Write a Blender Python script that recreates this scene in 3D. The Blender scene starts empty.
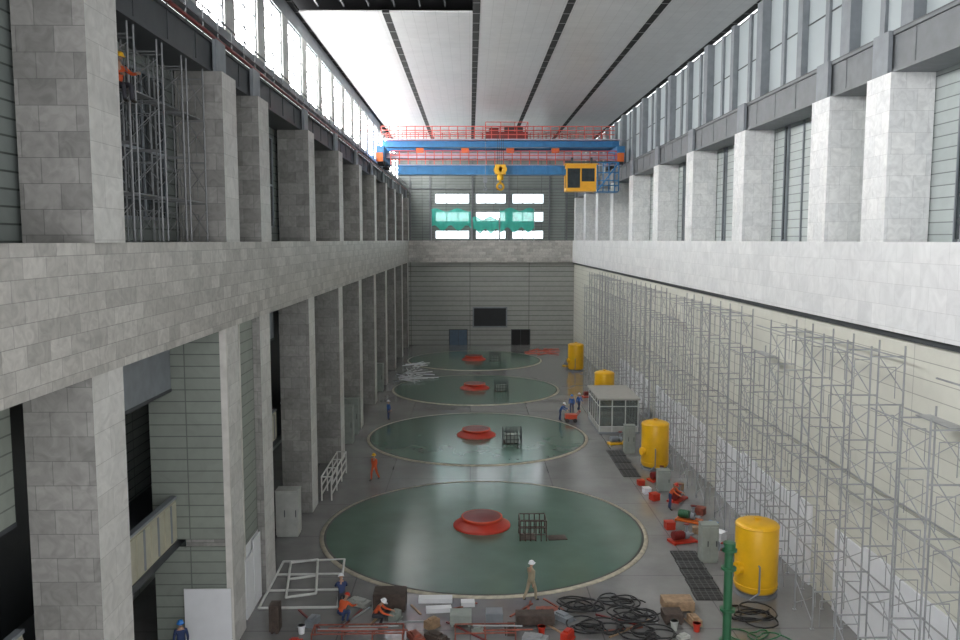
import bpy, bmesh, math, random
from mathutils import Vector, Matrix
random.seed(11)
SC=bpy.context.scene; COL=SC.collection
SC.view_settings.view_transform='Standard'
# ---------------------------------------------------------------- materials
def _nt(name):
    m=bpy.data.materials.new(name); m.use_nodes=True
    nt=m.node_tree; b=nt.nodes['Principled BSDF']; return m,nt,b
def c4(c): return (c[0],c[1],c[2],1)
def mat(name,col,rough=.6,metal=0,var=.12,scale=2.0,emit=0,alpha=1,spec=.5,rvar=0):
    m,nt,b=_nt(name)
    b.inputs['Roughness'].default_value=rough; b.inputs['Metallic'].default_value=metal
    b.inputs['Specular IOR Level'].default_value=spec
    tc=nt.nodes.new('ShaderNodeTexCoord'); n=nt.nodes.new('ShaderNodeTexNoise')
    n.inputs['Scale'].default_value=scale; n.inputs['Detail'].default_value=5
    nt.links.new(tc.outputs['Object'],n.inputs['Vector'])
    r=nt.nodes.new('ShaderNodeValToRGB')
    r.color_ramp.elements[0].position=.3; r.color_ramp.elements[1].position=.7
    r.color_ramp.elements[0].color=c4([max(0,x*(1-var)) for x in col]); r.color_ramp.elements[1].color=c4([x*(1+var) for x in col])
    nt.links.new(n.outputs['Fac'],r.inputs['Fac']); nt.links.new(r.outputs['Color'],b.inputs['Base Color'])
    if emit:
        b.inputs['Emission Color'].default_value=c4(col); b.inputs['Emission Strength'].default_value=emit
    if rvar:
        mp=nt.nodes.new('ShaderNodeMapRange'); mp.inputs['To Min'].default_value=rough-rvar; mp.inputs['To Max'].default_value=rough+rvar
        nt.links.new(n.outputs['Fac'],mp.inputs['Value']); nt.links.new(mp.outputs['Result'],b.inputs['Roughness'])
    if alpha<1: b.inputs['Alpha'].default_value=alpha
    return m
def tile(name,c1,c2,mortar,bw,bh,ms=.012,off=.5,rough=.5,vein=.15,vs=1.2,bump=.3,metal=0):
    m,nt,b=_nt(name); b.inputs['Roughness'].default_value=rough; b.inputs['Metallic'].default_value=metal
    tc=nt.nodes.new('ShaderNodeTexCoord'); br=nt.nodes.new('ShaderNodeTexBrick')
    br.inputs['Scale'].default_value=1; br.inputs['Brick Width'].default_value=bw; br.inputs['Row Height'].default_value=bh
    br.inputs['Mortar Size'].default_value=ms; br.offset=off; br.inputs['Mortar Smooth'].default_value=.3
    br.inputs['Color1'].default_value=c4(c1); br.inputs['Color2'].default_value=c4(c2); br.inputs['Mortar'].default_value=c4(mortar)
    nt.links.new(tc.outputs['UV'],br.inputs['Vector'])
    n=nt.nodes.new('ShaderNodeTexNoise'); n.inputs['Scale'].default_value=vs; n.inputs['Detail'].default_value=8; n.inputs['Distortion'].default_value=1.5
    nt.links.new(tc.outputs['Object'],n.inputs['Vector'])
    r=nt.nodes.new('ShaderNodeValToRGB'); r.color_ramp.elements[0].position=.3; r.color_ramp.elements[1].position=.65
    r.color_ramp.elements[0].color=(1-vein,1-vein,1-vein,1); r.color_ramp.elements[1].color=(1,1,1,1)
    nt.links.new(n.outputs['Fac'],r.inputs['Fac'])
    mx=nt.nodes.new('ShaderNodeMixRGB'); mx.blend_type='MULTIPLY'; mx.inputs['Fac'].default_value=1
    nt.links.new(br.outputs['Color'],mx.inputs['Color1']); nt.links.new(r.outputs['Color'],mx.inputs['Color2'])
    nt.links.new(mx.outputs['Color'],b.inputs['Base Color'])
    if bump:
        bp=nt.nodes.new('ShaderNodeBump'); bp.inputs['Strength'].default_value=bump; bp.inputs['Distance'].default_value=.02; bp.invert=True
        nt.links.new(br.outputs['Fac'],bp.inputs['Height']); nt.links.new(bp.outputs['Normal'],b.inputs['Normal'])
    return m
M={}
M['marbleL']=tile('marble_grey_tile',(.59,.57,.53),(.41,.395,.365),(.31,.30,.28),.95,.46,.010,rough=.4,vein=.26,vs=2.6)
M['marbleR']=tile('marble_white_tile',(.86,.86,.86),(.77,.775,.78),(.62,.62,.62),1.1,.8,.008,rough=.4,vein=.13)
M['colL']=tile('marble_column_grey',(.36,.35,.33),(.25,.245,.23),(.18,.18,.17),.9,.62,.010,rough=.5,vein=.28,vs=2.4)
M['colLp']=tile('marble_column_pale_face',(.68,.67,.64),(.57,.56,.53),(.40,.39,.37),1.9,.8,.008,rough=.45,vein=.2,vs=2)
M['colR']=tile('marble_column_white',(.88,.88,.87),(.78,.79,.79),(.60,.60,.60),.9,.8,.008,rough=.42,vein=.20,vs=2.5)
M['strip']=mat('pale_marble_edge',(.62,.60,.56),.5)
M['wallR']=tile('pale_panel_wall',(.70,.695,.615),(.675,.67,.595),(.38,.37,.33),9.6,.62,.018,off=0,rough=.5,vein=.05)
M['siding']=tile('grey_green_siding',(.23,.255,.24),(.20,.225,.215),(.07,.08,.075),3.6,.42,.03,off=0,rough=.5,vein=.1)
M['sidingL']=tile('pale_green_siding',(.29,.32,.28),(.265,.29,.255),(.14,.155,.14),3.6,.45,.025,off=0,rough=.5,vein=.12)
M['sidingR']=tile('blue_grey_siding',(.50,.55,.54),(.45,.50,.49),(.20,.22,.22),5.2,.45,.025,off=0,rough=.45,vein=.08)
M['back']=tile('back_wall_siding',(.37,.38,.35),(.335,.345,.32),(.10,.105,.10),9.0,.75,.045,off=0,rough=.5,vein=.1)
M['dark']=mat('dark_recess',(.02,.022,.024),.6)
M['dglass']=mat('dark_glass',(.03,.04,.045),.12,var=.3)
M['steel']=mat('grey_painted_steel',(.15,.16,.17),.5)
M['steelD']=mat('dark_painted_steel',(.05,.055,.06),.5)
M['steelM']=mat('mid_grey_steel',(.22,.24,.26),.5)
M['ceil']=tile('silver_grey_ceiling',(.61,.61,.61),(.59,.59,.59),(.50,.50,.50),.68,1.35,.02,off=0,rough=.33,vein=.10,vs=.5,metal=.05,bump=.06)
M['slot']=tile('ceiling_slot_black',(.004,.004,.004),(.005,.005,.005),(.30,.30,.30),50,2.2,.06,off=0,rough=.9,bump=0)
M['black']=mat('matte_black',(.012,.012,.013),.7)
def winmat(name,col,e,base=None):
    m,nt,b=_nt(name); b.inputs['Base Color'].default_value=c4(base or col); b.inputs['Roughness'].default_value=.3
    tc=nt.nodes.new('ShaderNodeTexCoord'); n=nt.nodes.new('ShaderNodeTexNoise'); n.inputs['Scale'].default_value=.35
    nt.links.new(tc.outputs['Object'],n.inputs['Vector'])
    mp=nt.nodes.new('ShaderNodeMapRange'); mp.inputs['To Min'].default_value=e*.85; mp.inputs['To Max'].default_value=e*1.15
    nt.links.new(n.outputs['Fac'],mp.inputs['Value']); nt.links.new(mp.outputs['Result'],b.inputs['Emission Strength'])
    b.inputs['Emission Color'].default_value=c4(col); return m
M['winL']=winmat('daylit_glass',(.99,.99,.98),25)
M['winR']=winmat('translucent_daylit_panel',(.86,.96,1.0),.15,(.30,.335,.345))
M['winB']=winmat('daylit_back_glass',(.88,.96,1.0),3)
def floormat():
    m,nt,b=_nt('polished_grey_floor'); tc=nt.nodes.new('ShaderNodeTexCoord')
    n=nt.nodes.new('ShaderNodeTexNoise'); n.inputs['Scale'].default_value=.25; n.inputs['Detail'].default_value=9; n.inputs['Roughness'].default_value=.65
    nt.links.new(tc.outputs['Object'],n.inputs['Vector'])
    r=nt.nodes.new('ShaderNodeValToRGB'); r.color_ramp.elements[0].position=.3; r.color_ramp.elements[1].position=.7
    r.color_ramp.elements[0].color=(.165,.163,.16,1); r.color_ramp.elements[1].color=(.26,.258,.253,1)
    nt.links.new(n.outputs['Fac'],r.inputs['Fac'])
    br=nt.nodes.new('ShaderNodeTexBrick'); br.inputs['Scale'].default_value=1; br.inputs['Brick Width'].default_value=5.4; br.inputs['Row Height'].default_value=5.4
    br.offset=0; br.inputs['Mortar Size'].default_value=.03; br.inputs['Color1'].default_value=(1,1,1,1); br.inputs['Color2'].default_value=(.95,.95,.95,1); br.inputs['Mortar'].default_value=(.6,.6,.6,1)
    nt.links.new(tc.outputs['UV'],br.inputs['Vector'])
    mx=nt.nodes.new('ShaderNodeMixRGB'); mx.blend_type='MULTIPLY'; mx.inputs['Fac'].default_value=1
    nt.links.new(r.outputs['Color'],mx.inputs['Color1']); nt.links.new(br.outputs['Color'],mx.inputs['Color2']); nt.links.new(mx.outputs['Color'],b.inputs['Base Color'])
    mp=nt.nodes.new('ShaderNodeMapRange'); mp.inputs['To Min'].default_value=.04; mp.inputs['To Max'].default_value=.24
    nt.links.new(n.outputs['Fac'],mp.inputs['Value']); nt.links.new(mp.outputs['Result'],b.inputs['Roughness'])
    b.inputs['Specular IOR Level'].default_value=.8
    return m
M['floor']=floormat()
M['disc']=mat('green_painted_steel_cover',(.095,.16,.122),.16,var=.10,scale=.5,rvar=.04,spec=.65)
M['rim']=mat('cream_rim',(.50,.46,.36),.5,var=.25,scale=3)
M['joint']=mat('dark_joint',(.05,.055,.05),.7)
M['redo']=mat('orange_red_paint',(.46,.032,.014),.4)
M['redt']=mat('bright_red_flange_paint',(.60,.07,.025),.4)
M['redd']=mat('deep_red_paint',(.17,.014,.012),.4)
M['railr']=mat('pale_red_railing_paint',(.60,.10,.08),.5)
M['rust']=mat('rusty_orange_tube',(.26,.07,.045),.6,var=.4,scale=4)
M['yellow']=mat('yellow_paint',(.78,.43,.012),.32,var=.06)
M['cabyel']=mat('orange_yellow_paint',(.82,.40,.02),.4,var=.06)
M['orange']=mat('orange_paint',(.62,.13,.02),.45)
M['blue']=mat('blue_paint',(.03,.18,.40),.4)
M['lilac']=mat('pale_pink_grey_paint',(.48,.42,.50),.5)
M['white']=mat('white_board',(.80,.81,.83),.5,var=.03)
M['whitep']=mat('white_paint',(.60,.60,.58),.5,var=.06)
M['galv']=mat('galvanised_tube',(.36,.37,.38),.38,metal=.3)
M['galvd']=mat('weathered_galvanised_tube',(.20,.205,.21),.45,metal=.3)
M['beige']=mat('beige_panel',(.46,.44,.34),.5,var=.08)
M['roofg']=mat('booth_roof_grey',(.36,.35,.32),.5,var=.08)
M['gcab']=mat('grey_green_cabinet',(.28,.31,.28),.5)
M['pcab']=mat('pale_grey_cabinet',(.42,.43,.40),.5)
M['wood']=mat('plywood',(.34,.23,.14),.7,scale=5,var=.3)
M['woodd']=mat('dark_brown_board',(.07,.05,.04),.7,scale=5,var=.3)
M['green']=mat('green_pipe_paint',(.03,.13,.06),.4)
M['net']=mat('teal_safety_net',(.06,.55,.44),.7,alpha=.84)
M['rubber']=mat('black_rubber',(.015,.015,.016),.5)
M['mesh']=tile('dark_grating',(.02,.02,.022),(.03,.03,.03),(.10,.10,.10),.28,.28,.03,off=0,rough=.6)
M['skin']=mat('skin',(.42,.25,.17),.5); M['boot']=mat('boot_leather',(.03,.025,.02),.6); M['eye']=mat('dark_eye',(.02,.015,.01),.3)
CL={'orange':mat('orange_workwear',(.60,.10,.03),.8),'khaki':mat('khaki_workwear',(.33,.28,.19),.8),'navy':mat('navy_workwear',(.03,.05,.13),.8),
    'blue':mat('blue_workwear',(.03,.10,.32),.8),'dark':mat('dark_trousers',(.04,.04,.05),.8),'white':M['white'],'yellow':M['yellow'],'red':M['redo'],'bhat':mat('blue_helmet',(.03,.2,.6),.3)}
# ---------------------------------------------------------------- mesh builder
class MB:
    def __init__(s): s.v=[];s.f=[];s.m=[];s.s=[]
    def box(s,x0,x1,y0,y1,z0,z1,m=0,mf=None):
        b=len(s.v); s.v+=[(x0,y0,z0),(x1,y0,z0),(x1,y1,z0),(x0,y1,z0),(x0,y0,z1),(x1,y0,z1),(x1,y1,z1),(x0,y1,z1)]
        for i,q in enumerate(((3,2,1,0),(4,5,6,7),(0,1,5,4),(1,2,6,5),(2,3,7,6),(3,0,4,7))):
            s.f.append([b+k for k in q]); s.m.append(mf[i] if mf else m); s.s.append(False)
        return s
    def cyl(s,p0,p1,r0,r1=None,n=8,m=0,cap=True):
        if r1 is None: r1=r0
        p0=Vector(p0);p1=Vector(p1);d=(p1-p0)
        if d.length<1e-6: return s
        d.normalize(); a=d.orthogonal().normalized(); c=d.cross(a)
        b=len(s.v); R0=[];R1=[]
        for i in range(n):
            t=2*math.pi*i/n; o=a*math.cos(t)+c*math.sin(t); R0.append(tuple(p0+o*r0)); R1.append(tuple(p1+o*r1))
        s.v+=R0+R1
        for i in range(n):
            j=(i+1)%n; s.f.append([b+i,b+j,b+n+j,b+n+i]); s.m.append(m); s.s.append(n>5)
        if cap:
            b=len(s.v); s.v+=R0+R1
            s.f.append([b+i for i in reversed(range(n))]); s.f.append([b+n+i for i in range(n)]); s.m+=[m,m]; s.s+=[False,False]
        return s
    def path(s,pts,r,n=6,m=0):
        for i in range(len(pts)-1): s.cyl(pts[i],pts[i+1],r,n=n,m=m,cap=(n<=6 and len(pts)<12))
        return s
    def lathe(s,prof,n=32,m=0,c=(0,0,0)):
        b=len(s.v)
        for r,z in prof:
            for i in range(n):
                t=2*math.pi*i/n; s.v.append((c[0]+r*math.cos(t),c[1]+r*math.sin(t),c[2]+z))
        for k in range(len(prof)-1):
            for i in range(n):
                j=(i+1)%n; s.f.append([b+k*n+i,b+k*n+j,b+(k+1)*n+j,b+(k+1)*n+i]); s.m.append(m); s.s.append(True)
        return s
    def disc(s,r,z,n=64,m=0,c=(0,0)):
        b=len(s.v)
        for i in range(n):
            t=2*math.pi*i/n; s.v.append((c[0]+r*math.cos(t),c[1]+r*math.sin(t),z))
        s.f.append([b+i for i in range(n)]); s.m.append(m); s.s.append(False); return s
    def mesh(s,name,mats):
        me=bpy.data.meshes.new(name); me.from_pydata(s.v,[],s.f)
        for mt in mats: me.materials.append(M[mt] if isinstance(mt,str) else mt)
        me.polygons.foreach_set('material_index',s.m); me.polygons.foreach_set('use_smooth',s.s)
        uv=me.uv_layers.new(name='UVMap')
        for p in me.polygons:
            n=p.normal; ax=max(range(3),key=lambda k:abs(n[k]))
            for li in p.loop_indices:
                co=me.vertices[me.loops[li].vertex_index].co
                uv.data[li].uv=((co.y,co.z) if ax==0 else (co.x,co.z) if ax==1 else (co.x,co.y))
        me.update(); return me
    def build(s,name,mats,parent=None,loc=(0,0,0),rz=0):
        o=bpy.data.objects.new(name,s.mesh(name,mats)); COL.objects.link(o)
        o.location=loc; o.rotation_euler[2]=rz
        if parent: o.parent=parent
        return o
def tag(o,label,cat,group=None,kind=None):
    o['label']=label; o['category']=cat
    if group: o['group']=group
    if kind: o['kind']=kind
    return o
def struct(o): o['kind']='structure'; return o
def thing(name,label,cat,loc=(0,0,0),rz=0,group=None,S=1):
    e=bpy.data.objects.new(name,None); e.empty_display_size=.2; COL.objects.link(e); e.location=loc; e.rotation_euler[2]=rz; e.scale=(S,S,S)
    return tag(e,label,cat,group)
def clone(o,loc,rz=None,label=None):
    def rec(a,par):
        b=a.copy(); COL.objects.link(b); b.parent=par
        for ch in [k for k in bpy.data.objects if k.parent==a]: rec(ch,b)
        return b
    b=rec(o,None); b.location=loc
    if rz is not None: b.rotation_euler[2]=rz
    if label: b['label']=label
    return b
def sbox(name,d,mt): return struct(MB().box(*d).build(name,[mt]))
LT=15.93; LB=12.65; YE=124.8
XL=-9.25; XR=15.5
# ---------------------------------------------------------------- shell
sbox('floor',(-15,17,-2,YE+.3,-.3,0),'floor')
sbox('wall_right',(15.85,16.1,-2,YE,0,LB),'wallR')
sbox('ledge_shade_strip',(15.7,15.85,-2,YE,LB-.25,LB),'steelD')  # dark-coloured strip stands in for the shadow line beneath the right ledge
sbox('trim_2',(XR,18,-2,YE,LB,LT),'marbleR')
sbox('trim_3',(-15,XL,-2,YE,LB,LT),'marbleL')
sbox('trim_4',(XL,XR,YE-.6,YE+.3,LB,LT),'marbleL')
sbox('wall_left',(-15.3,-15,-2,YE,0,LB),'siding')
sbox('wall_back_lower',(-15,17,YE,YE+.3,0,LB),'back')
sbox('wall_back_upper',(-11,17.5,YE,YE+.3,LT,30),'siding')
sbox('wall_right_upper',(17.35,17.6,-2,YE,LT,23.9),'sidingR')
sbox('wall_left_upper',(-11.3,-11.05,-2,YE,LT,24.5),'siding')
cx=[-10.4,-5.0,.4,5.8,11.2,16.6]; sw=.22
b=MB()
for i in range(5):
    b.box(cx[i]+sw,cx[i+1]-sw,50.4 if i<2 else -2,YE+.3,29.5,29.6)
struct(b.build('ceiling',['ceil']))
b=MB()
for x in cx[1:5]: b.box(x-sw,x+sw,-2 if x>0 else 50.4,YE,29.49,29.66)
for x in (cx[0],cx[-1]): b.box(x-.5,x+.25,-2,YE,29.52,29.66)
struct(b.build('trim_5',['slot']))
sbox('ceiling_roof_deck',(-11.5,18,-2,YE+.3,30.4,30.6),'black')
b=MB()
for y in range(2,50,3): b.box(-10.4,.1,y,y+.18,29.9,30.2)
for x in (-9,-7.5,-6,-4.5,-3,-1.5): b.box(x,x+.1,0,50.2,29.75,29.9)
struct(b.build('trim_6',['steelD']))
F=[11.0,21.8,32.7,37.9,48.9,59.7,70.3,81.0,91.7,102.4,113.1,123.6]
def column(x0,x1,y0,y1,z0,z1,mts,mf,label,grp):
    tag(MB().box(x0,x1,y0,y1,z0,z1,mf=mf).build('marble_column',mts),label,'column',grp)
for f in F:
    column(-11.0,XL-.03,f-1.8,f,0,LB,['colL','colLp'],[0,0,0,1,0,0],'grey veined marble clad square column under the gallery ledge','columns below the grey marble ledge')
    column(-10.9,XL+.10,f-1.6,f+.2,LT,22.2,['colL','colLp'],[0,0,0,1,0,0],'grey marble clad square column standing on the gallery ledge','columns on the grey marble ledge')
    column(XR+.12,17.3,f-1.75,f+.1,LT,22.2,['colR'],None,'white marble clad square column standing on the white ledge','columns on the white marble ledge')
def girder(name,x0,x1,z0,z1,side,mt):
    b=MB()
    b.box(x0,x1,-2,YE,z1-.12,z1); b.box(x0,x1,-2,YE,z0,z0+.12)
    xf=x0+.12 if side>0 else x1-.12
    b.box(xf-.03,xf+.03,-2,YE,z0+.12,z1-.12)
    y=0
    while y<YE:
        if side>0: b.box(x0+.06,xf,y,y+.06,z0+.12,z1-.12)
        else: b.box(xf,x1-.06,y,y+.06,z0+.12,z1-.12)
        y+=2.7
    struct(b.build(name,[mt]))
girder('trim_7',15.75,17.3,22.2,23.7,1,'steel')
girder('trim_8',-11.05,-9.55,22.2,23.4,-1,'steelD')
b=MB()
for f in F:
    b.box(15.6,15.76,f-1.5,f-.3,22.2,23.75); b.box(-9.56,-9.42,f-1.3,f-.1,22.2,23.45)
struct(b.build('trim_9',['steelM']))
sbox('ledge_shade_strip0',(16.0,16.15,-2,YE,23.7,23.88),'steelD')
sbox('ledge_shade_strip1',(-10.1,-9.95,-2,YE,23.4,23.6),'redd')
b=MB(); y=0
while y<YE:
    b.cyl((-9.62,y,23.4),(-9.62,y,24.4),.03,n=4); y+=1.8
for z in (23.9,24.4): b.cyl((-9.62,-1,z),(-9.62,YE,z),.035,n=4)
tag(b.build('guard_railing',['steel']),'grey tubular guard railing along the crane girder','railing')
b=MB(); b.cyl((-9.48,-1,23.48),(-9.48,YE,23.48),.07,n=6); tag(b.build('fire_pipe',['redd']),'dull red pipe running along the crane girder','pipe')
# clerestory
sbox('wall_left_clerestory',(-10.95,-10.4,-2,YE,24.5,24.9),'steelM')
sbox('wall_left_head',(-10.95,-10.45,-2,YE,28.6,29.5),'steelM')
wn=1
G=[F[0]-10.8]+F
for i in range(len(G)-1):
    a=G[i]-.9; c=G[i+1]-.9; L=c-a
    k=2 if L>6 else 1
    for j in range(k):
        y0=a+L*j/k+.75; y1=a+L*(j+1)/k-.75
        b=MB(); b.box(-10.65,-10.6,y0,y1,24.9,28.6,0)
        for y in (y0+.06,(y0+y1)/2,y1-.06): b.box(-10.6,-10.53,y-.07,y+.07,24.9,28.6,1)
        for z in (24.95,25.9,26.9,27.9,28.55): b.box(-10.599,-10.54,y0+.13,y1-.13,z-.04,z+.04,1)
        struct(b.build('window_%d'%wn,['winL','steel'])); wn+=1
        sbox('wall_left_pier',(-10.95,-10.45,y0-1.5,y0-.001,24.9,28.6),'whitep')
    b=MB()
    b.box(17.05,17.1,a,c,24.0,29.5,0); k=2 if L>6 else 1
    for j in range(k*2):
        y=a+L*j/(k*2)
        if j==0: b.box(16.55,17.04,y-.45,y+.45,23.9,29.5,1)
        elif j%2==0: b.box(16.7,17.04,y-.3,y+.3,23.9,29.5,1)
        else: b.box(16.9,17.04,y-.2,y+.2,23.9,29.5,1)
    for z in (24.05,26.7,29.45): b.box(17.0,17.045,a+.45,c-.45,z-.03,z+.03,2)
    struct(b.build('window_%d'%wn,['winR','steelM','steelD'])); wn+=1
for i in range(len(F)-1):
    y0=F[i]+.25; y1=F[i+1]-1.8; L=y1-y0
    if L<4:
        b=MB().box(17.2,17.3,y0+.9,y0+1.15,LT+.3,22.0,0); struct(b.build('window_%d'%wn,['dglass'])); wn+=1
        continue
    b=MB()
    for q in (.30,.78):
        yc=y0+L*q; b.box(17.26,17.32,yc-.18,yc+.18,LT+.1,22.1,0)
        for s in (-.24,.18): b.box(17.2,17.34,yc+s,yc+s+.06,LT,22.2,1)
    yc=y0+L*.54; b.box(17.26,17.34,yc-.05,yc+.05,LT,22.2,1)
    struct(b.build('window_%d'%wn,['dglass','steelM'])); wn+=1
    b=MB(); b.box(-11.02,-10.97,y0+L*.25,y0+L*.9,LT+.8,21.6,0)
    for q in (.25,.47,.68,.9): b.box(-11.0,-10.92,y0+L*q-.05,y0+L*q+.05,LT+.8,21.6,1)
    for z in (LT+.8,19,21.6): b.box(-11.0,-10.92,y0+L*.25,y0+L*.9,z-.05,z+.05,1)
    struct(b.build('window_%d'%wn,['dglass','steelM'])); wn+=1
for (x0,x1) in ((-5.2,-.1),(.9,5.4),(6.4,11.1)):
    for (z0,z1) in ((21.5,22.9),(18.8,20.2),(16.2,17.4)):
        b=MB(); b.box(x0,x1,YE-.06,YE,z0,z1,0)
        for j in range(4):
            x=x0+(x1-x0)*j/3; b.box(x-.06,x+.06,YE-.12,YE-.05,z0,z1,1)
        b.box(x0,x1,YE-.12,YE-.05,z0-.06,z0+.04,1); b.box(x0,x1,YE-.12,YE-.05,z1-.04,z1+.06,1)
        struct(b.build('window_%d'%wn,['winB','steelM'])); wn+=1
b=MB()
for x in (-9,-6,.4,5.9,12,14.6): b.box(x-.12,x+.12,YE-.2,YE,LT,29.5)
for z in (23.6,26.6): b.box(-11,17,YE-.2,YE,z,z+.15)
struct(b.build('ledge_shade_strip2',['steel']))
b=MB(); b.box(.5,5.6,YE-.08,YE-.03,2.9,5.7,0)
for x in (.4,5.5): b.box(x,x+.2,YE-.15,YE,2.8,5.8,1)
for z in (2.7,5.65): b.box(.4,5.7,YE-.15,YE,z,z+.18,1)
struct(b.build('window_%d'%wn,['dark','steelM'])); wn+=1
M['bdoor']=mat('blue_grey_door',(.07,.12,.18),.4)
for k,(x0,x1,mm) in enumerate(((-3.1,-.5,'bdoor'),(6.4,9.1,'black'))):
    b=MB(); b.box(x0,x1,YE-.06,YE,0,2.3,0); b.box(x0-.12,x0,YE-.14,YE,0,2.42,1); b.box(x1,x1+.12,YE-.14,YE,0,2.42,1); b.box(x0,x1,YE-.14,YE,2.3,2.42,1)
    b.box((x0+x1)/2-.03,(x0+x1)/2+.03,YE-.1,YE-.05,0,2.3,1)
    struct(b.build('door_%d'%(k+1),[mm,'steelD']))
def net(x0,x1,z0,z1):
    e=thing('safety_net','teal green safety netting hung on poles before the far windows','net',((x0+x1)/2,YE-.42,LT),group='teal nets at the far wall')
    b=MB(); n=14; w=x1-x0
    for i in range(n+1):
        for j in range(5):
            b.v.append((-w/2+w*i/n,.08*math.sin(i*1.7+j),z0-LT+(z1-z0)*j/4+((.45*math.sin(i*1.1+x0)) if j==0 else (.25*math.sin(i*.8+x0) if j==4 else 0))))
    for i in range(n):
        for j in range(4): b.f.append([i*5+j,(i+1)*5+j,(i+1)*5+j+1,i*5+j+1]); b.m.append(0); b.s.append(True)
    b.build('net_sheet',['net'],e)
    for x in (-w/2,w/2):
        MB().cyl((x,0,0),(x,0,z1-LT+.1),.06,n=6).build('net_pole',['galv'],e)
net(-5.8,.2,17.8,20.5); net(.4,4.4,17.3,19.3); net(4.5,9.7,17.5,20.6)
# ---------------------------------------------------------------- left lower bays
sbox('ledge_shade_strip3',(-15,-11.25,-2,YE,4.2,4.5),'steelD')
for i in range(-1,len(F)-1):
    y0=F[i]+.02 if i>=0 else 1.0; y1=F[i+1]-1.85
    if y1-y0<4:
        struct(MB().box(-9.75,-9.6,y0,y1,3.0,LB,0).box(-9.72,-9.58,y0,y1,0,3.0,1).box(-9.6,-9.5,y0+.9,y0+1.0,0,LB,2).build('wall_infill',['sidingL','white','strip']))
        continue
    jy=y1-.12 if i==1 else y1
    zb=9.0 if i==0 else 10.4
    struct(MB().box(-11.45,-11.3,y0,jy,zb,LB,0).box(-11.4,-11.28,y0,jy,zb-.1,zb+.02,1).build('wall_gallery_siding',['sidingL' if i==0 else 'steelM','steelD']))
    n=max(1,round((jy-y0)/1.25)); w=(jy-y0)/n
    par=thing('gallery_parapet','beige panelled balcony parapet between marble columns','parapet',(-11.3,y0,4.5),group='beige gallery parapets')
    b=MB(); b.box(-.1,0,0,jy-y0,0,1.65,0); b.box(-.16,.06,0,jy-y0,1.65,1.75,1); b.build('parapet_wall',['beige','steelM'],par)
    b=MB()
    for k in range(n):
        b.box(0,.05,k*w+.06,(k+1)*w-.06,.12,1.55,0)
        b.box(.05,.08,k*w+w*.45,k*w+w*.55,.12,1.55,1)
    b.build('parapet_panel',['beige','steelM'],par)
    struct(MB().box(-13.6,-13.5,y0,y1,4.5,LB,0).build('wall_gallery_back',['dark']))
struct(MB().box(-12.2,-9.45,30.8,30.88,0,4.2).box(-12.2,-9.45,30.8,30.88,4.5,LB).build('wall_joint_siding',['sidingL']))
struct(MB().box(-9.45,-9.2,30.78,30.9,0,LB).build('ledge_shade_strip4',['strip']))
for k,(y,w) in enumerate(((33.4,1.2),(34.7,1.1))):
    tag(MB().box(-9.48,-9.42,y,y+w,0,2.6+.4*k).build('white_board',['white']),'white protective board standing against the green siding','board','white boards by the siding')
tag(MB().box(-.9,.9,0,.05,0,2.6).build('white_board',['white'],loc=(-10.15,30.6,0)),'white protective board standing beside the joint siding','board','white boards by the siding')
# ---------------------------------------------------------------- turbine covers
R=8.85
root=thing('turbine_pit_cover','large round green steel cover with pale rim set in the floor','turbine cover',(.75,44.3,0),group='round generator covers along the hall')
b=MB(); b.lathe([(R+.12,0),(R+.12,.05),(R-.10,.06)],96); b.build('rim',['rim'],root)
b=MB(); b.lathe([(R-.10,.063),(R-.22,.063)],96); b.build('rim_joint',['joint'],root)
b=MB(); b.disc(R-.2,.062,96); b.build('cover_plate',['disc'],root)
hub=thing('turbine_hub','flat red conical hub cap centred on the green cover','hub cover',(.65,44.7,.065),group='red hub caps')
b=MB(); b.lathe([(1.6,0),(1.6,.08),(1.5,.1),(1.2,.34),(1.08,.36),(1.08,.44)],48,0); b.build('hub_cone',['redo'],hub)
b=MB(); b.lathe([(1.08,.44),(1.16,.45),(1.16,.54),(1.06,.55)],48); b.build('hub_flange',['redt'],hub)
b=MB(); b.lathe([(1.06,.55),(.6,.56),(.5,.58),(.2,.59),(0,.59)],48); b.build('hub_lid',['redd'],hub)
for y in (65.9,87.3,108.7):
    clone(root,(.6,y,0)); clone(hub,(.5,y+.2,.065))
def cage(loc,w,h,lab,mt,house,rz=0):
    e=thing('hatch_railing',lab,'railing',loc,rz)
    b=MB()
    for z in (h*.33,h*.66,h):
        b.path([(-w/2,-.6,z),(w/2,-.6,z),(w/2,.6,z),(-w/2,.6,z),(-w/2,-.6,z)],.03,n=5)
    for q in range(6):
        x=-w/2+w*q/5
        for y in (-.6,.6): b.cyl((x,y,0),(x,y,h),.03,n=5)
    b.build('rail_frame',[mt],e)
    MB().box(-w/2,w/2*.2,-.5,.5,.01,.05).build('hatch_plate',['woodd'],e)
    if house: MB().box(-w/2+.2,w/2-.2,-.4,.4,.05,h*.6).build('machine_housing',['gcab'],e)
    return e
cage((3.35,42.8,.065),1.4,1.1,'dark brown tube railing round an open hatch on the green cover','woodd',False)
tag(MB().box(0,1.0,0,.7,0,.03).build('floor_mat',['woodd'],loc=(4.2,42.3,.065),rz=.1),'flat dark brown mat lying on the green cover','mat')
for y in (63.6,85.8,107.8): cage((3.3,y,.065),1.45,1.1,'grey brown railed machine housing standing on the green cover','steelD',True)
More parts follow.
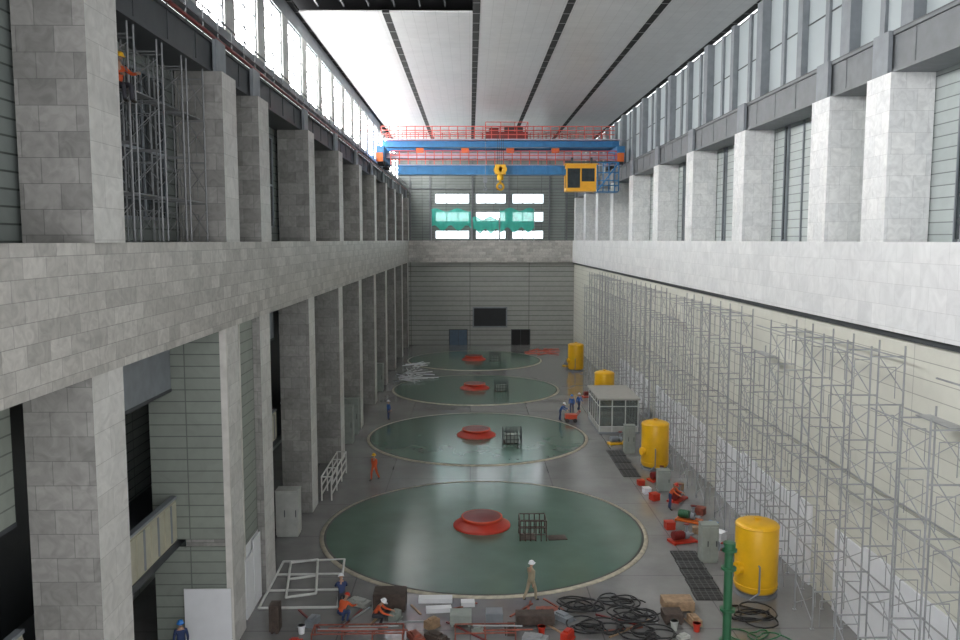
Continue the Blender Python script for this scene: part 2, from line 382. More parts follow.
# ---------------------------------------------------------------- yellow tanks
TX=13.0
tank=thing('pressure_tank','tall yellow steel pressure tank with shallow domed top','tank',(TX,35.9,0),group='yellow pressure tanks along the pale wall')
b=MB(); r=.95
prof=[(0,.15),(.7,.17),(.88,.22),(r,.36)]+[(r,3.2)]+[(r*math.cos(t),3.2+.24*math.sin(t)) for t in [k*math.pi/16 for k in range(1,9)]]
b.lathe(prof,40); b.build('tank_shell',['yellow'],tank)
for z in (.5,3.15): MB().lathe([(r,z),(r+.02,z),(r+.02,z+.05),(r,z+.05)],40).build('weld_band',['yellow'],tank)
b=MB(); b.lathe([(.8,.06),(.8,.3)],24); b.lathe([(.95,0),(.95,.06),(.7,.06)],24); b.build('base_skirt',['steel'],tank)
b=MB(); b.cyl((0,0,3.4),(0,0,3.50),.12,n=12); b.cyl((0,0,3.5),(0,0,3.54),.18,n=12); b.build('top_flange',['yellow'],tank)
MB().cyl((-.85,-.35,1.3),(-1.05,-.42,1.3),.28,n=16).build('manhole',['yellow'],tank)
MB().path([(-.2,-.9,1.6),(-.2,-1.05,1.6),(-.2,-1.05,.4),(-.6,-1.05,.1)],.04,n=6).build('gauge_pipe',['steelM'],tank)
for y in (56.4,78.3,99.8): clone(tank,(TX,y,0))
# ---------------------------------------------------------------- pump skids and cabinets
def skid(loc,rz,col,lab,S=.78):
    e=thing('pump_unit',lab,'pump',loc,rz,S=S)
    b=MB(); b.box(-.9,.9,-.5,.5,.05,.16); b.box(-.9,-.8,-.5,.5,0,.05); b.box(.8,.9,-.5,.5,0,.05); b.build('base_frame',[col],e)
    b=MB(); b.cyl((-.75,0,.5),(.05,0,.5),.28,n=16)
    for k in range(6): b.cyl((-.68+.12*k,0,.5),(-.65+.12*k,0,.5),.31,n=16)
    b.build('motor',['steelM' if col=='yellow' else 'green' if col=='orange' else 'redd'],e)
    b=MB(); b.cyl((.15,0,.45),(.45,0,.45),.26,n=16); b.cyl((.3,0,.45),(.3,0,1.1),.09,n=10); b.cyl((.3,0,1.08),(.3,0,1.14),.16,n=10); b.cyl((.45,0,.45),(.85,0,.45),.1,n=10); b.build('pump_casing',['steelM'],e)
    MB().cyl((.3,0,1.2),(.3,0,1.24),.2,n=12).cyl((.3,0,1.1),(.3,0,1.22),.03,n=6).build('hand_wheel',['redd'],e)
def cabinet(loc,w,d,h,mt,lab,rz=0,doors=2):
    e=thing('control_cabinet',lab,'cabinet',loc,rz)
    b=MB(); b.box(-w/2,w/2,-d/2,d/2,.1,h); b.box(-w/2+.03,w/2-.03,-d/2+.03,d/2-.03,0,.1); b.box(-w/2-.02,w/2+.02,-d/2-.02,d/2+.02,h,h+.05); b.build('cabinet_body',[mt],e)
    for k in range(doors):
        x0=-w/2+w*k/doors+.03; x1=-w/2+w*(k+1)/doors-.03
        dd=MB().box(x0,x1,-d/2-.03,-d/2,.15,h-.08).build('cabinet_door',[mt],e)
        MB().box(x1-.1,x1-.06,-d/2-.07,-d/2-.03,h*.45,h*.6).build('door_handle',['steelD'],dd)
skid((11.3,42.2,0),.3,'redo','red motor pump skid on the floor by the tank')
skid((12.5,45.4,0),-.6,'orange','orange pump unit beside scaffolding')
skid((12.8,49.2,0),.9,'redo','red pump unit among boxes beside scaffolding')
skid((11.6,63.3,0),.2,'yellow','yellow pump unit near the glazed booth')
skid((12.6,53.4,0),.4,'redo','red pump unit in front of the yellow tank')
skid((12.2,82.6,0),.2,'redo','red pump unit between the yellow tanks')
skid((12.6,103.5,0),.5,'yellow','small yellow pump unit near the far tank')
cabinet((11.9,39.6,0),.85,.6,1.9,'gcab','grey control cabinet beside the yellow tank')
cabinet((12.0,60.6,0),.8,.6,2.1,'gcab','grey control cabinet beside the yellow tank')
cabinet((12.4,51.3,0),.8,.6,1.3,'gcab','low grey cabinet beside scaffolding',doors=1)
cabinet((-9.9,43.6,0),1.2,.9,2.5,'pcab','tall pale grey switch cabinet between marble columns')
cabinet((-9.9,64.0,0),1.3,1.0,2.9,'gcab','tall grey green cabinet between marble columns')
cabinet((-9.9,67.2,0),1.3,1.0,2.9,'gcab','tall grey green cabinet between marble columns')
cabinet((-9.9,86.5,0),1.3,1.0,2.9,'gcab','tall grey green cabinet between marble columns')
for k in range(5):
    tag(MB().box(-.65,.65,-.55,.55,0,.05).build('floor_grating',['mesh'],loc=(10.75+.05*k,35.6+1.17*k,0),rz=.03*(k%3-1)),'black square floor grating laid flat','grating','black gratings in a row')
for k in range(4):
    tag(MB().box(-.6,.6,-.8,.8,0,.05).build('floor_grating',['mesh'],loc=(11.0,55+1.8*k,0)),'black square floor grating laid flat','grating','black gratings by the tank')
# ---------------------------------------------------------------- glazed booth
bw=1.65
bo=thing('control_booth','glazed booth with pale frames and flat grey roof','booth',(12.3,69.6,0))
MB().box(-bw,bw,-3,3,0,.15).build('booth_floor',['steelM'],bo)
MB().box(-bw-.1,bw+.1,-3.15,3.15,2.85,3.0).build('booth_roof',['roofg'],bo)
b=MB()
for x in (-bw+.05,-.55,.55,bw-.05):
    for y in (-2.95,2.95): b.box(x-.04,x+.04,y-.04,y+.04,.15,2.85)
for y in (-1.8,-.6,.6,1.8):
    for x in (-bw+.05,bw-.05): b.box(x-.04,x+.04,y-.04,y+.04,.15,2.85)
for z in (.6,2.3):
    for y in (-2.95,2.95): b.box(-bw,bw,y-.03,y+.03,z-.03,z+.03)
    for x in (-bw+.05,bw-.05): b.box(x-.03,x+.03,-2.95,2.95,z-.03,z+.03)
b.build('booth_frame',['whitep'],bo)
b=MB(); b.box(-bw+.1,bw-.1,-2.94,-2.9,.15,.6,0); b.box(-bw+.03,-bw+.07,-2.9,2.9,.15,.6,0); b.box(bw-.07,bw-.03,-2.9,2.9,.15,.6,0); b.build('booth_panel',['pcab'],bo)
M['bglass']=mat('booth_glass',(.18,.21,.20),.05,alpha=.5,var=.05)
b=MB(); b.box(-bw+.1,bw-.1,-2.93,-2.91,.64,2.8); b.box(-bw+.04,-bw+.06,-2.9,2.9,.64,2.8); b.box(bw-.06,bw-.04,-2.9,2.9,.64,2.8); b.box(-bw+.1,bw-.1,2.91,2.93,.64,2.8); b.build('booth_glazing',['bglass'],bo)
# ---------------------------------------------------------------- scaffolding
def scaffold(name,L,levels,loc,lab,cat='scaffold',D=1.2,hh=1.72,grp=None,r=.036,plank=(),link=0,mt='galv'):
    e=thing(name,lab,cat,loc,group=grp)
    for y in (0,L):
        b=MB()
        for x in (0,D): b.cyl((x,y,.03),(x,y,levels*hh+.25),r,n=5,cap=False); b.box(x-.07,x+.07,y-.07,y+.07,0,.03)
        for k in range(levels):
            z=k*hh
            b.cyl((0,y,z+hh-.12),(D,y,z+hh-.12),r,n=4,cap=False)
            b.cyl((.3,y,z+.1),(.3,y,z+hh-.5),r*.5,n=3,cap=False); b.cyl((D-.3,y,z+.1),(D-.3,y,z+hh-.5),r*.5,n=3,cap=False)
            b.cyl((.3,y,z+hh-.5),(D-.3,y,z+hh-.5),r*.6,n=4,cap=False)
        b.build('scaffold_frame',[mt],e)
    for x in (0,D):
        b=MB()
        for k in range(levels):
            z=k*hh
            b.cyl((x,0,z+.3),(x,L,z+hh-.35),r*.6,n=3,cap=False); b.cyl((x,L,z+.3),(x,0,z+hh-.35),r*.6,n=3,cap=False)
        b.build('cross_brace',[mt],e)
    for k in plank:
        MB().box(D-.65,D-.15,-.05,L+.05,k*hh-.07,k*hh-.03).build('plank',[mt],e)
    if link:
        for k in link[1]:
            for x in (0,D): MB().cyl((x,0,k*hh-.2),(x,L+link[0],k*hh-.2),r*.9,n=4,cap=False).build('ledger_tube',[mt],e)
    return e
SX=14.1
gs='scaffold towers along the pale wall'
base=scaffold('scaffold_tower',1.83,7,(SX,20.6,0),'tall galvanised tube frame scaffold tower against the pale wall',grp=gs,link=(1.9,(2,4,7)))
base6=scaffold('scaffold_tower',1.83,6,(SX,24.5,0),'shorter galvanised tube frame scaffold tower with decks',grp=gs,link=(1.9,(2,4,6)),plank=(6,))
y=28.4; k=0
while y<99:
    src=base6 if k%5 in (3,) else base
    clone(src,(SX,y,0)); y+=3.9; k+=1
y=22.0;k=0
while y<84:
    w=2.44
    if k%7!=5:
        tag(MB().box(15.74,15.82,y,y+w-.03,0,3.6 if k%3 else 3.8).build('white_board',['white']),'white protective board standing against the pale wall','board','white boards along the pale wall')
    y+=w; k+=1
s1=scaffold('scaffold_tower',1.75,4,(-10.8,22.25,LT),'galvanised scaffold tower standing on the grey marble ledge',D=1.1,hh=1.5,grp='scaffolds on the marble ledge',plank=(1,3),r=.03,mt='galvd')
for y in (24.45,26.65,28.85): clone(s1,(-10.8,y,LT))
# ---------------------------------------------------------------- overhead crane
cr=thing('overhead_crane','blue bridge crane with red railings and yellow cab spanning the hall','crane',(3.3,89.5,23.6))
def gird(x0,x1,y,z0,z1,mt,name='main_girder'):
    b=MB(); b.box(x0,x1,y-.5,y+.5,z0,z1)
    b.box(x0,x1,y-.6,y+.6,z1,z1+.08); b.box(x0,x1,y-.6,y+.6,z0-.08,z0)
    x=x0+.5
    while x<x1: b.box(x,x+.06,y-.58,y-.5,z0,z1); x+=1.5
    b.build(name,[mt],cr)
gird(-12.6,12.7,0,2.35,2.85,'blue'); gird(-12.6,12.7,3.6,2.35,2.85,'blue')
gird(-12.6,12.7,-.6,1.1,1.5,'lilac','walkway_girder')
gird(-10.8,7.6,-2.6,-.75,.05,'blue','lower_girder')
def rail(x0,x1,y,z,h=1.1,mt='railr',r=.05,pitch=.9):
    b=MB()
    for q in (.35,.68,1): b.cyl((x0,y,z+h*q),(x1,y,z+h*q),r,n=4)
    x=x0
    while x<=x1+.01: b.cyl((x,y,z),(x,y,z+h),r,n=4); x+=pitch
    b.build('crane_railing',[mt],cr)
rail(-12.7,12.1,-.9,3.1,1.3,r=.06); rail(-12.7,12.1,4.4,3.1,1.3,'railr'); rail(-11.5,12.1,-3.1,.2,1.4,r=.06)
b=MB(); b.box(-12.8,12.8,-1,-.4,2.98,3.1); b.box(-11.5,12.5,-3.2,-2.6,.13,.2); b.build('walkway_deck',['lilac'],cr)
for k in range(4): MB().box(-9+4.8*k,-8.2+4.8*k,-1.2,-.9,1.6,2.1).build('festoon_box',['orange'],cr)
for x in (-12.6,12.4):
    b=MB(); b.box(x-.4,x+.4,-3.2,5,.65,2.1,0); b.build('end_truck',['blue'],cr)
    for yy in (-2.6,-1.2,2.8,4.3): MB().cyl((x-.3,yy,.55),(x+.3,yy,.55),.33,n=16).build('crane_wheel',['steelD'],cr)
    b=MB(); b.box(x-.4,x+.3,-3.4,-3.2,.5,1.4); b.build('bumper_plate',['orange'],cr)
b=MB(); b.box(-1.6,2.9,-.6,4.2,3.1,3.9,0)
b.box(-1.2,-.2,.2,3.2,3.9,4.4,0); b.cyl((.4,.2,4.2),(2.4,.2,4.2),.35,n=16,m=1); b.build('trolley',['redd','steelD'],cr)
b=MB()
for z in (4.4,4.9): b.path([(-1.6,-.6,z),(2.9,-.6,z),(2.9,4.2,z),(-1.6,4.2,z),(-1.6,-.6,z)],.05,n=4)
for x in (-1.6,0,1.5,2.9): b.cyl((x,-.6,3.9),(x,-.6,4.9),.05,n=4)
b.build('trolley_railing',['railr'],cr)
hx=-.35; hz=-.35
b=MB()
for x in (-.3,-.12,.12,.3): b.cyl((x+.2+hx,-3.6,3.2),(x+.2+hx,-3.6,.5+hz),.03,n=4)
b.build('hoist_cable',['steelD'],cr)
b=MB(); b.box(-.35+hx,.75+hx,-4.0,-3.2,-.5+hz,.5+hz,0); b.cyl((-.05+hx,-4.1,hz),(-.05+hx,-3.1,hz),.42,n=18); b.cyl((.45+hx,-4.1,hz),(.45+hx,-3.1,hz),.42,n=18)
b.cyl((.2+hx,-3.6,-.5+hz),(.2+hx,-3.6,-1.1+hz),.36,.3,n=16); b.build('hook_block',['yellow'],cr)
b=MB(); pts=[(.2+hx,-3.6,-1.1+hz),(.2+hx,-3.6,-1.4+hz)]+[(.2+hx+.34*math.sin(t),-3.6,-1.74+hz+.34*math.cos(t)) for t in [k*math.pi/7 for k in range(0,11)]]
b.path(pts,.12,n=8); pts=[(2*(.2+hx)-p[0],p[1],p[2]) for p in pts]; b.path(pts,.12,n=8); b.build('crane_hook',['yellow'],cr)
b=MB(); b.box(-1.9,-1.5,-3.8,-3.4,-1.7,-1.0); b.path([(-1.7,-3.6,-1.7),(-1.7,-3.6,-2.1),(-1.5,-3.6,-2.3),(-1.7,-3.6,-2.5),(-1.9,-3.6,-2.35)],.07,n=6); b.cyl((-1.7,-3.6,-1.0),(-1.7,-3.6,3.2),.03,n=4); b.build('auxiliary_hook',['steelM'],cr)
cab=bpy.data.objects.new('operator_cab',None); COL.objects.link(cab); cab.parent=cr; cab.location=(6.6,-3.4,-2.6)
b=MB(); b.box(0,3.1,-.9,.9,0,.35); b.box(0,3.1,-.9,.9,2.35,2.7)
for x in (0,1.45,2.95):
    for yy in (-.9,.75): b.box(x,x+.15,yy,yy+.15,.35,2.35)
b.box(1.6,2.95,-.88,-.8,.35,1.0)
b.box(-.15,3.25,-1.0,1.0,2.7,2.82); b.build('cab_body',['cabyel'],cab)
MB().box(.1,3.0,-.79,.79,.36,2.34).build('cab_glazing',['dglass'],cab)
b=MB(); b.box(3.2,5.4,-.9,.9,-.1,0)
for z in (.6,1.1,1.9,2.9): b.path([(3.2,-.9,z),(5.4,-.9,z),(5.4,.9,z)],.07,n=4)
for x in (3.2,3.8,4.4,5.0,5.4): b.cyl((x,-.9,0),(x,-.9,2.9),.07,n=4)
b.cyl((3.2,-.9,0),(5.4,-.9,2.9),.1,n=4); b.build('access_platform',['blue'],cab)
b=MB(); b.box(7.2,7.4,-3.6,-3.2,.2,.9); b.box(9.2,9.4,-3.6,-3.2,.2,.9); b.box(6.6,12.1,-3.3,-2.7,.4,.55); b.build('cab_hanger',['steelD'],cr)
# ---------------------------------------------------------------- people
def person(loc,rz,pose,shirt,trous,hat,label,S=1.0):
    lean=pose.get('lean',0); hL,hR=pose.get('thigh',(.06,-.06)); kL,kR=pose.get('shin',(0,-.1)); aL,aR=pose.get('arm',(.1,.1)); fL,fR=pose.get('fore',(.35,.35))
    spread=pose.get('spread',.12)
    legs=[.43*math.cos(th)+.42*math.cos(sh) for (th,sh) in ((hL,kL),(hR,kR))]
    hp=pose.get('hp',max(legs)+.12)
    Rm=Matrix.Rotation(lean,3,'X')
    pel=Vector((0,0,hp)); T=lambda x,y,z: pel+Rm@Vector((x,y,z))
    J=[];E=[];rad=[];kind=[]
    def add(p,r,k,par=None):
        J.append(tuple(p));rad.append(r);kind.append(k)
        if par is not None:E.append((par,len(J)-1))
        return len(J)-1
    P=add(pel,(.15,.11),'t'); S1=add(T(0,0,.18),(.135,.10),'s',P); S2=add(T(0,0,.38),(.165,.11),'s',S1); N=add(T(0,.01,.52),(.06,.06),'k',S2); HD=add(T(0,-.01,.62),(.055,.055),'k',N)
    for sx,a,f in ((-1,aL,fL),(1,aR,fR)):
        sh=T(sx*.19,0,.43); A=add(sh,(.068,.068),'s',S2)
        el=sh+Vector((sx*spread*.5,-math.sin(a)*.28,-math.cos(a)*.28)); B=add(el,(.052,.052),'s',A)
        wr=el+Vector((-sx*.02,-math.sin(f)*.25,-math.cos(f)*.25)); C=add(wr,(.033,.033),'s',B)
        d=Vector((0,-math.sin(f),-math.cos(f))); q=wr+d*.08; D=add(q,(.032,.022),'k',C)
        fw=Vector((0,math.cos(f),-math.sin(f)))
        for i,ln in enumerate((.075,.085,.08,.065)):
            o=fw*(.027-.018*i); k1=add(q+d*.04+o,(.010,.010),'k',D); add(q+d*(.04+ln*.6)+o+Vector((-sx*.015,0,0)),(.008,.008),'k',k1)
        t1=add(wr+d*.05-fw*.04+Vector((-sx*.01,0,0)),(.011,.011),'k',C); add(wr+d*.1-fw*.055+Vector((-sx*.02,0,0)),(.009,.009),'k',t1)
    for sx,th,sn in ((-1,hL,kL),(1,hR,kR)):
        h=pel+Vector((sx*.1,0,-.03)); A=add(h,(.10,.10),'t',P)
        k=h+Vector((sx*.02,-math.sin(th)*.43,-math.cos(th)*.43)); B=add(k,(.072,.072),'t',A)
        an=k+Vector((0,-math.sin(sn)*.42,-math.cos(sn)*.42)); C=add(an,(.055,.055),'t',B)
        add(an+Vector((sx*.02,-.17,-.05)),(.045,.038),'b',C)
    me=bpy.data.meshes.new('tmp'); me.from_pydata(J,E,[]); ob=bpy.data.objects.new('tmp',me); COL.objects.link(ob)
    md=ob.modifiers.new('s','SKIN'); md.use_smooth_shade=True
    for i,sv in enumerate(me.skin_vertices[0].data): sv.radius=rad[i]; sv.use_root=(i==0)
    sd=ob.modifiers.new('d','SUBSURF'); sd.levels=1
    dg=bpy.context.evaluated_depsgraph_get(); m2=bpy.data.meshes.new_from_object(ob.evaluated_get(dg))
    bpy.data.objects.remove(ob)
    m2.materials.clear()
    for mt in (M['skin'],CL[shirt],CL[trous],M['boot'],M['eye']): m2.materials.append(mt)
    bm=bmesh.new(); bm.from_mesh(m2)
    JV=[Vector(j) for j in J]; km={'k':0,'s':1,'t':2,'b':3}
    segs=[(JV[a],JV[c],kind[c]) for a,c in E]
    def dist(p,a,c):
        ab=c-a; t=max(0,min(1,(p-a).dot(ab)/max(ab.length_squared,1e-9))); return (a+ab*t-p).length
    for f in bm.faces:
        c=f.calc_center_median(); f.smooth=True
        best=min(segs,key=lambda s_:dist(c,s_[0],s_[1])); f.material_index=km[best[2]]
    hc=T(0,-.02,.68)
    HM=Matrix.Translation(hc)@Rm.to_4x4()
    def blob(p,sc,mi,seg=14):
        r=bmesh.ops.create_uvsphere(bm,u_segments=seg,v_segments=max(6,seg//2+2),radius=1,matrix=HM@Matrix.Translation(p)@Matrix.Diagonal((sc[0],sc[1],sc[2],1)))
        for v in r['verts']:
            for f in v.link_faces: f.material_index=mi; f.smooth=True
        return r
    r=blob((0,0,0),(.076,.095,.118),0)
    for v in r['verts']:
        l=HM.inverted()@v.co
        if l.z<-.03: l.x*=.82; l.y=l.y*.9-.008
        v.co=HM@l
    blob((0,-.098,-.015),(.014,.02,.026),0,8)
    for sx in(-1,1): blob((sx*.032,-.086,.012),(.011,.008,.008),4,8); blob((sx*.077,0,-.005),(.012,.022,.03),0,8)
    blob((0,-.09,-.058),(.025,.008,.006),4,8)
    bm.to_mesh(m2); bm.free()
    body=bpy.data.objects.new('person',m2); COL.objects.link(body)
    body.location=loc; body.rotation_euler[2]=rz; body.scale=(S,S,S)
    tag(body,label,'person')
    b=MB(); b.lathe([(.125,.0),(.122,.02),(.112,.06),(.085,.105),(.045,.128),(0,.133)],18)
    b.lathe([(.15,-.01),(.125,.008)],18)
    b.box(-.06,.06,-.19,-.11,-.008,.002)
    hme=b.mesh('helmet',[CL[hat]]); ho=bpy.data.objects.new('helmet',hme); COL.objects.link(ho); ho.parent=body
    ho.matrix_local=HM@Matrix.Translation((0,0,.035))
    return body
walk={'thigh':(.35,-.25),'shin':(.05,-.55),'arm':(-.25,.3),'fore':(-.05,.7)}
stand={'thigh':(.05,-.04),'shin':(.0,-.06)}
work={'thigh':(.15,-.1),'shin':(-.05,-.2),'lean':.5,'arm':(.7,.8),'fore':(1.2,1.3)}
bend={'thigh':(.5,.4),'shin':(-.35,-.4),'lean':1.15,'arm':(.5,.4),'fore':(.7,.8)}
squat={'thigh':(1.5,1.4),'shin':(-.5,-.5),'lean':.6,'arm':(.8,.8),'fore':(1.3,1.3)}
sit={'thigh':(1.45,1.5),'shin':(.1,0),'lean':.15,'arm':(.7,.9),'fore':(1.4,1.5)}
person((2.7,35.1,0),2.2,walk,'khaki','khaki','white','worker in khaki coveralls and white helmet walking on the floor',1.05)
person((-6.4,53.6,0),-.6,walk,'orange','orange','yellow','worker in orange coveralls walking beside the green cover',1.05)
person((-7.3,72.2,0),1.2,stand,'blue','navy','white','worker in blue standing near the marble columns')
person((8.0,71.6,0),1.2,work,'blue','navy','white','worker in blue leaning over a red cart')
person((9.4,74.6,0),-.4,stand,'blue','navy','bhat','worker in blue standing near the booth')
person((10.2,75.6,0),.6,walk,'blue','navy','white','worker in blue walking past the booth')
person((-5.4,32.9,0),2.6,squat,'orange','navy','red','worker in orange jacket and red helmet crouching over pipes')
person((-5.5,33.9,0),-2.9,work,'navy','dark','white','worker in dark jacket and white helmet leaning by crates',.98)
person((-4.0,32.7,0),1.5,squat,'orange','dark','white','worker in orange jacket crouching at the orange rack')
person((-10.9,29.7,0),.4,stand,'navy','navy','bhat','worker in navy with blue helmet in the dim side bay')
person((-9.98,23.9,LT+4.37),1.0,dict(sit,hp=.11),'orange','dark','yellow','worker in orange jacket sitting on scaffold planks',1.05)
person((11.9,47.4,0),1.0,work,'orange','navy','red','worker in orange leaning over pump equipment')
# ---------------------------------------------------------------- loose items
def tubeframe(name,lab,cat,loc,rz,segs,r,mt,grp=None):
    b=MB()
    for p,q in segs: b.cyl(p,q,r,n=6)
    return tag(b.build(name,[mt],loc=loc,rz=rz),lab,cat,grp)
fw=[((0,0,0),(3.4,0,0)),((0,5.2,0),(3.0,5.4,0)),((0,0,0),(0,5.2,0)),((3.4,0,0),(3.0,5.4,0)),((0,1.8,0),(3.3,1.8,0)),((0,3.6,0),(3.2,3.6,0))]
tubeframe('metal_frame','white welded steel frame lying flat on the floor','metal frame',(-9.2,34.4,.06),0.02,fw,.06,'whitep','white frames on the floor')
tubeframe('metal_frame','white welded steel frame lying skewed over another frame','metal frame',(-8.2,35.2,.18),.16,[((0,0,0),(1.3,.2,0)),((0,4,0),(1.3,4.2,0)),((0,0,0),(0,4,0)),((1.3,.2,0),(1.3,4.2,0)),((0,2,0),(1.3,2.2,0))],.06,'whitep','white frames on the floor')
rk=[]
for y in (0,2,4,6): rk+=[((0,y,0),(0,y,1.5)),((.6,y,0),(.6,y,1.5)),((0,y,1.5),(.6,y,1.5))]
for z in (.4,.95,1.5): rk+=[((0,0,z),(0,6,z)),((.6,0,z),(.6,6,z))]
tubeframe('pipe_rack','white tubular rack standing along the marble columns','rack',(-9.15,49.4,0),0,rk,.05,'whitep')
for k in range(40):
    L=random.uniform(1.6,3.2); a=random.uniform(-1.5,1.5); zz=.06+.11*(k//8)
    tag(MB().cyl((-L/2,0,0),(L/2,0,0),.05,n=8).build('steel_pipe',['white' if k%3 else 'galv'],loc=(random.uniform(-7.6,-5.1),random.uniform(91.0,98.5),zz),rz=a),'loose silver white pipe lying in a heap on the floor','pipe','heap of silver pipes')
for k in range(12):
    L=random.uniform(1.8,3.0)
    tag(MB().cyl((-L/2,0,0),(L/2,0,0),.05,n=8).build('steel_pipe',['white'],loc=(random.uniform(-7.6,-6.0),random.uniform(101.5,105.5),.06+.11*(k//4)),rz=random.uniform(-1.4,1.4)),'loose silver white pipe lying in a heap on the floor','pipe','heap of silver pipes')
for (xs,nn,lab) in ((-6.3,3,'low rusty orange tubular rack holding tools and hoses'),(-.6,2,'low rusty orange tubular rack beside pale crates')):
    rk=[]
    for x in [i*1.2 for i in range(nn+1)]: rk+=[((x,0,0),(x,0,.45)),((x,.8,0),(x,.8,.45)),((x,0,.45),(x,.8,.45))]
    rk+=[((0,0,.45),(1.2*nn,0,.45)),((0,.8,.45),(1.2*nn,.8,.45))]
    tubeframe('pipe_rack',lab,'rack',(xs,31.2,0),.02,rk,.03,'rust')
def crate(loc,w,d,h,mt,lab,rz=0):
    e=thing('crate',lab,'crate',loc,rz)
    MB().box(-w/2,w/2,-d/2,d/2,.1,h).build('crate_body',[mt],e)
    b=MB()
    for x in (-w/2,0,w/2-.08): b.box(x,x+.08,-d/2-.03,-d/2,.1,h)
    for z in (.12,h-.1): b.box(-w/2,w/2,-d/2-.05,-d/2-.03,z,z+.09)
    for x in (-w/2+.05,w/2-.15): b.box(x,x+.1,-d/2,d/2,0,.1)
    b.build('crate_batten',[mt],e)
crate((-3.5,34.5,0),1.4,.9,.8,'woodd','dark brown wooden crate on the floor')
crate((-8.0,32.4,0),.4,.5,1.2,'woodd','narrow tall brown wooden crate')
crate((2.7,32.9,0),1.6,.6,.5,'woodd','low dark wooden box beside hoses')
crate((9.0,34.2,0),1.3,.8,.5,'wood','pale plywood crate beside the green post')
crate((8.5,33.1,0),.8,.7,.45,'woodd','small dark crate among the hoses')
crate((-.4,33.0,0),.9,.7,.5,'gcab','small grey equipment crate on the floor')
crate((1.0,33.0,0),.7,.6,.55,'steelM','small grey equipment box on the floor')
for k,(x,y,w,d) in enumerate(((-2.3,34.9,1.5,.45),(-.4,34.5,.6,.4),(-1.9,33.9,1.1,.35))):
    tag(MB().box(0,w,0,d,0,.2).build('white_package',['white'],loc=(x,y,0),rz=.05*k),'white wrapped package lying on the floor','package','white packages')
lab={'redo':'red','white':'white','blue':'blue','wood':'plywood','steelM':'grey','woodd':'dark brown','rust':'rusty orange','galv':'silver','gcab':'grey green','pcab':'pale grey'}
spots=[(-7.0,31.4),(-6.6,33.0),(-4.9,34.9),(-1.6,32.7),(-2.2,31.6),(.3,32.2),(1.7,32.2),(2.6,31.5),(3.9,31.6),(3.9,33.3),(8.6,31.6),(9.4,32.9),(3.3,33.9),(-3.2,33.4),(-1.4,31.6)]
for k,(x,y) in enumerate(spots):
    c=('redo','steelM','pcab','wood','rust','gcab','woodd','galv')[k%8]; w=.25+.06*(k*7%5); h=.12+.05*(k*3%5)
    b=MB().box(-w,w,-w*.5,w*.5,0,h).box(-w*.6,w*.5,-w*.3,w*.35,h,h+.08).cyl((-w*.9,w*.5+.06,.04),(w*1.1,w*.5+.1,.04),.035,n=6)
    tag(b.build('tool_case',[c],loc=(x,y,0),rz=k*1.3),lab[c]+' tool case lying among floor clutter','tool case','tool cases among the clutter')
for k in range(20):
    x=random.uniform(-7,8.0); y=random.uniform(32.2,34.8); L=random.uniform(.5,1.3); c=('galv','rust','wood','redd')[k%4]
    tag(MB().box(-L,L,-.04,.04,0,.05).build('scrap_batten',[c],loc=(x,y,.002),rz=random.uniform(-1.5,1.5)),{'galv':'silver','rust':'rusty','wood':'wooden','redd':'dark red'}[c]+' batten lying loose on the floor','batten','loose battens on the floor')
def hose(cx_,cy_,r0,turns,lab,ir=.035,mt='rubber',sx=1.3):
    ph=cx_*3.1
    pts=[]; n=int(turns*18)
    for i in range(n+1):
        t=i/18*2*math.pi; rr=r0*(1+.35*math.sin(i*.29+ph)+.15*math.sin(i*.9+ph*2)); pts.append((sx*rr*math.cos(t)+.45*math.sin(i*.09+ph),rr*math.sin(t)+.3*math.cos(i*.13+ph),.05+.03*(i/18)+.015*math.sin(i)))
    tag(MB().path(pts,ir,n=6).build('hose_coil',[mt],loc=(cx_,cy_,0)),lab,'hose','coiled hoses on the floor')
hose(4.9,34.4,.5,6,'loose tangle of black rubber hose on the floor'); hose(6.6,34.8,.4,5,'loose tangle of black rubber hose on the floor'); hose(7.0,33.4,.5,7,'loose tangle of black rubber hose on the floor')
hose(11.9,33.4,.6,6,'loose tangle of black rubber hose on the floor'); hose(7.2,31.8,.5,5,'loose tangle of black rubber hose on the floor'); hose(5.2,32.4,.5,6,'loose tangle of black rubber hose on the floor')
hose(11.6,31.6,.5,3,'coiled green hose on the floor',mt='green')
for (x,y,c,hh) in ((-6.9,32.2,'white',.35),(2.9,32.0,'redo',.35),(8.4,32.3,'pcab',.4),(9.3,32.2,'redo',.35)):
    tag(MB().cyl((0,0,0),(0,0,hh),.12,.15,n=14).cyl((0,0,hh-.05),(0,0,hh),.17,n=14).build('bucket',[c],loc=(x,y,0)),lab[c]+' paint bucket standing among tools','bucket','buckets at the near end')
for k in range(9):
    tag(MB().cyl((-1.0,0,0),(1.0,0,0),.035,n=6).build('tube',['galv' if k%2 else 'rust'],loc=(-5.1+.4*(k%5)+(5.4 if k>6 else 0),31.35+.12*(k%4),.516),rz=random.uniform(-.06,.06)),'loose tube lying across the orange rack','tube','tubes on the rack')
gp=thing('pipe_stand','green painted pipe stand with flanged head and valve','pipe stand',(10.25,31.3,0))
MB().cyl((0,0,.05),(0,0,3.8),.17,n=20).build('post',['green'],gp)
for z in (.0,1.3,3.0,3.75): MB().cyl((0,0,z),(0,0,z+.09),.3,n=20).build('flange',['green'],gp)
MB().cyl((0,0,3.84),(0,0,4.1),.24,n=20).build('pipe_head',['green'],gp)
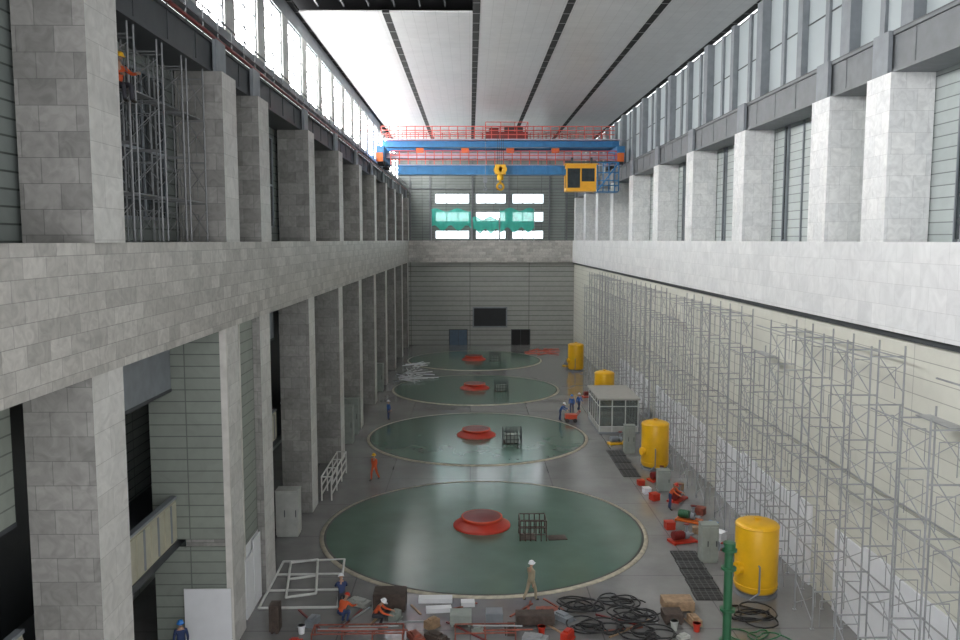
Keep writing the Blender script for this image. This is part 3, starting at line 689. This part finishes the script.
MB().cyl((-.38,0,3.95),(-.2,0,3.95),.08,n=8).cyl((-.42,0,3.95),(-.38,0,3.95),.18,n=14).build('valve_wheel',['steel'],gp)
for k in range(14):
    L=random.uniform(1.2,2.4)
    tag(MB().cyl((-L/2,0,0),(L/2,0,0),.05,n=6).build('red_pipe',['redt'],loc=(random.uniform(8.3,12.0),random.uniform(114,119.5),.055+.04*(k//7)),rz=random.uniform(-1.4,1.4)),'red painted pipe in a heap near the far door','pipe','heap of red pipes')
rc=thing('hand_cart','small red hand cart beside workers','cart',(8.9,71.2,0))
MB().box(-.5,.5,-.35,.35,.3,.7).build('cart_body',['redt'],rc)
for x in(-.35,.35):
    for yy in (-.41,.35): MB().cyl((x,yy,.18),(x,yy+.06,.18),.18,n=14).build('cart_wheel',['rubber'],rc)
MB().path([(.5,-.3,.6),(.8,-.3,1.0),(.8,.3,1.0),(.5,.3,.6)],.03,n=6).build('cart_handle',['redo'],rc)
for (x,y,w,c) in ((11.1,44.2,.5,'redo'),(13.3,42.4,.6,'white'),(13.4,44.0,.5,'blue'),(12.4,43.5,.4,'wood'),(11.4,49.3,.5,'redo'),(13.5,46.6,.5,'rust'),(11.2,50.6,.45,'white'),(13.4,51.3,.5,'wood'),(13.3,40.9,.5,'redo'),(11.2,52.4,.4,'redo')):
    tag(MB().box(-w/2,w/2,-w/2,w/2,0,w*.8).box(-w/2-.02,w/2+.02,-w/2-.02,w/2+.02,w*.8,w*.85).build('tool_box',[c],loc=(x,y,0),rz=x),lab[c]+' tool box on the floor by the scaffolding','box','boxes by the scaffolding')
# ---------------------------------------------------------------- world, camera
w=bpy.data.worlds.new('World'); SC.world=w; w.use_nodes=True
w.node_tree.nodes['Background'].inputs[0].default_value=(.96,.97,1,1); w.node_tree.nodes['Background'].inputs[1].default_value=2.5
cd=bpy.data.cameras.new('Camera'); cam=bpy.data.objects.new('Camera',cd); COL.objects.link(cam)
cd.lens=30.75; cd.sensor_width=36; cam.location=(0,0,16); cam.rotation_euler=(math.radians(90-5.57),0,math.radians(-.70)); cd.clip_end=400
SC.camera=cam
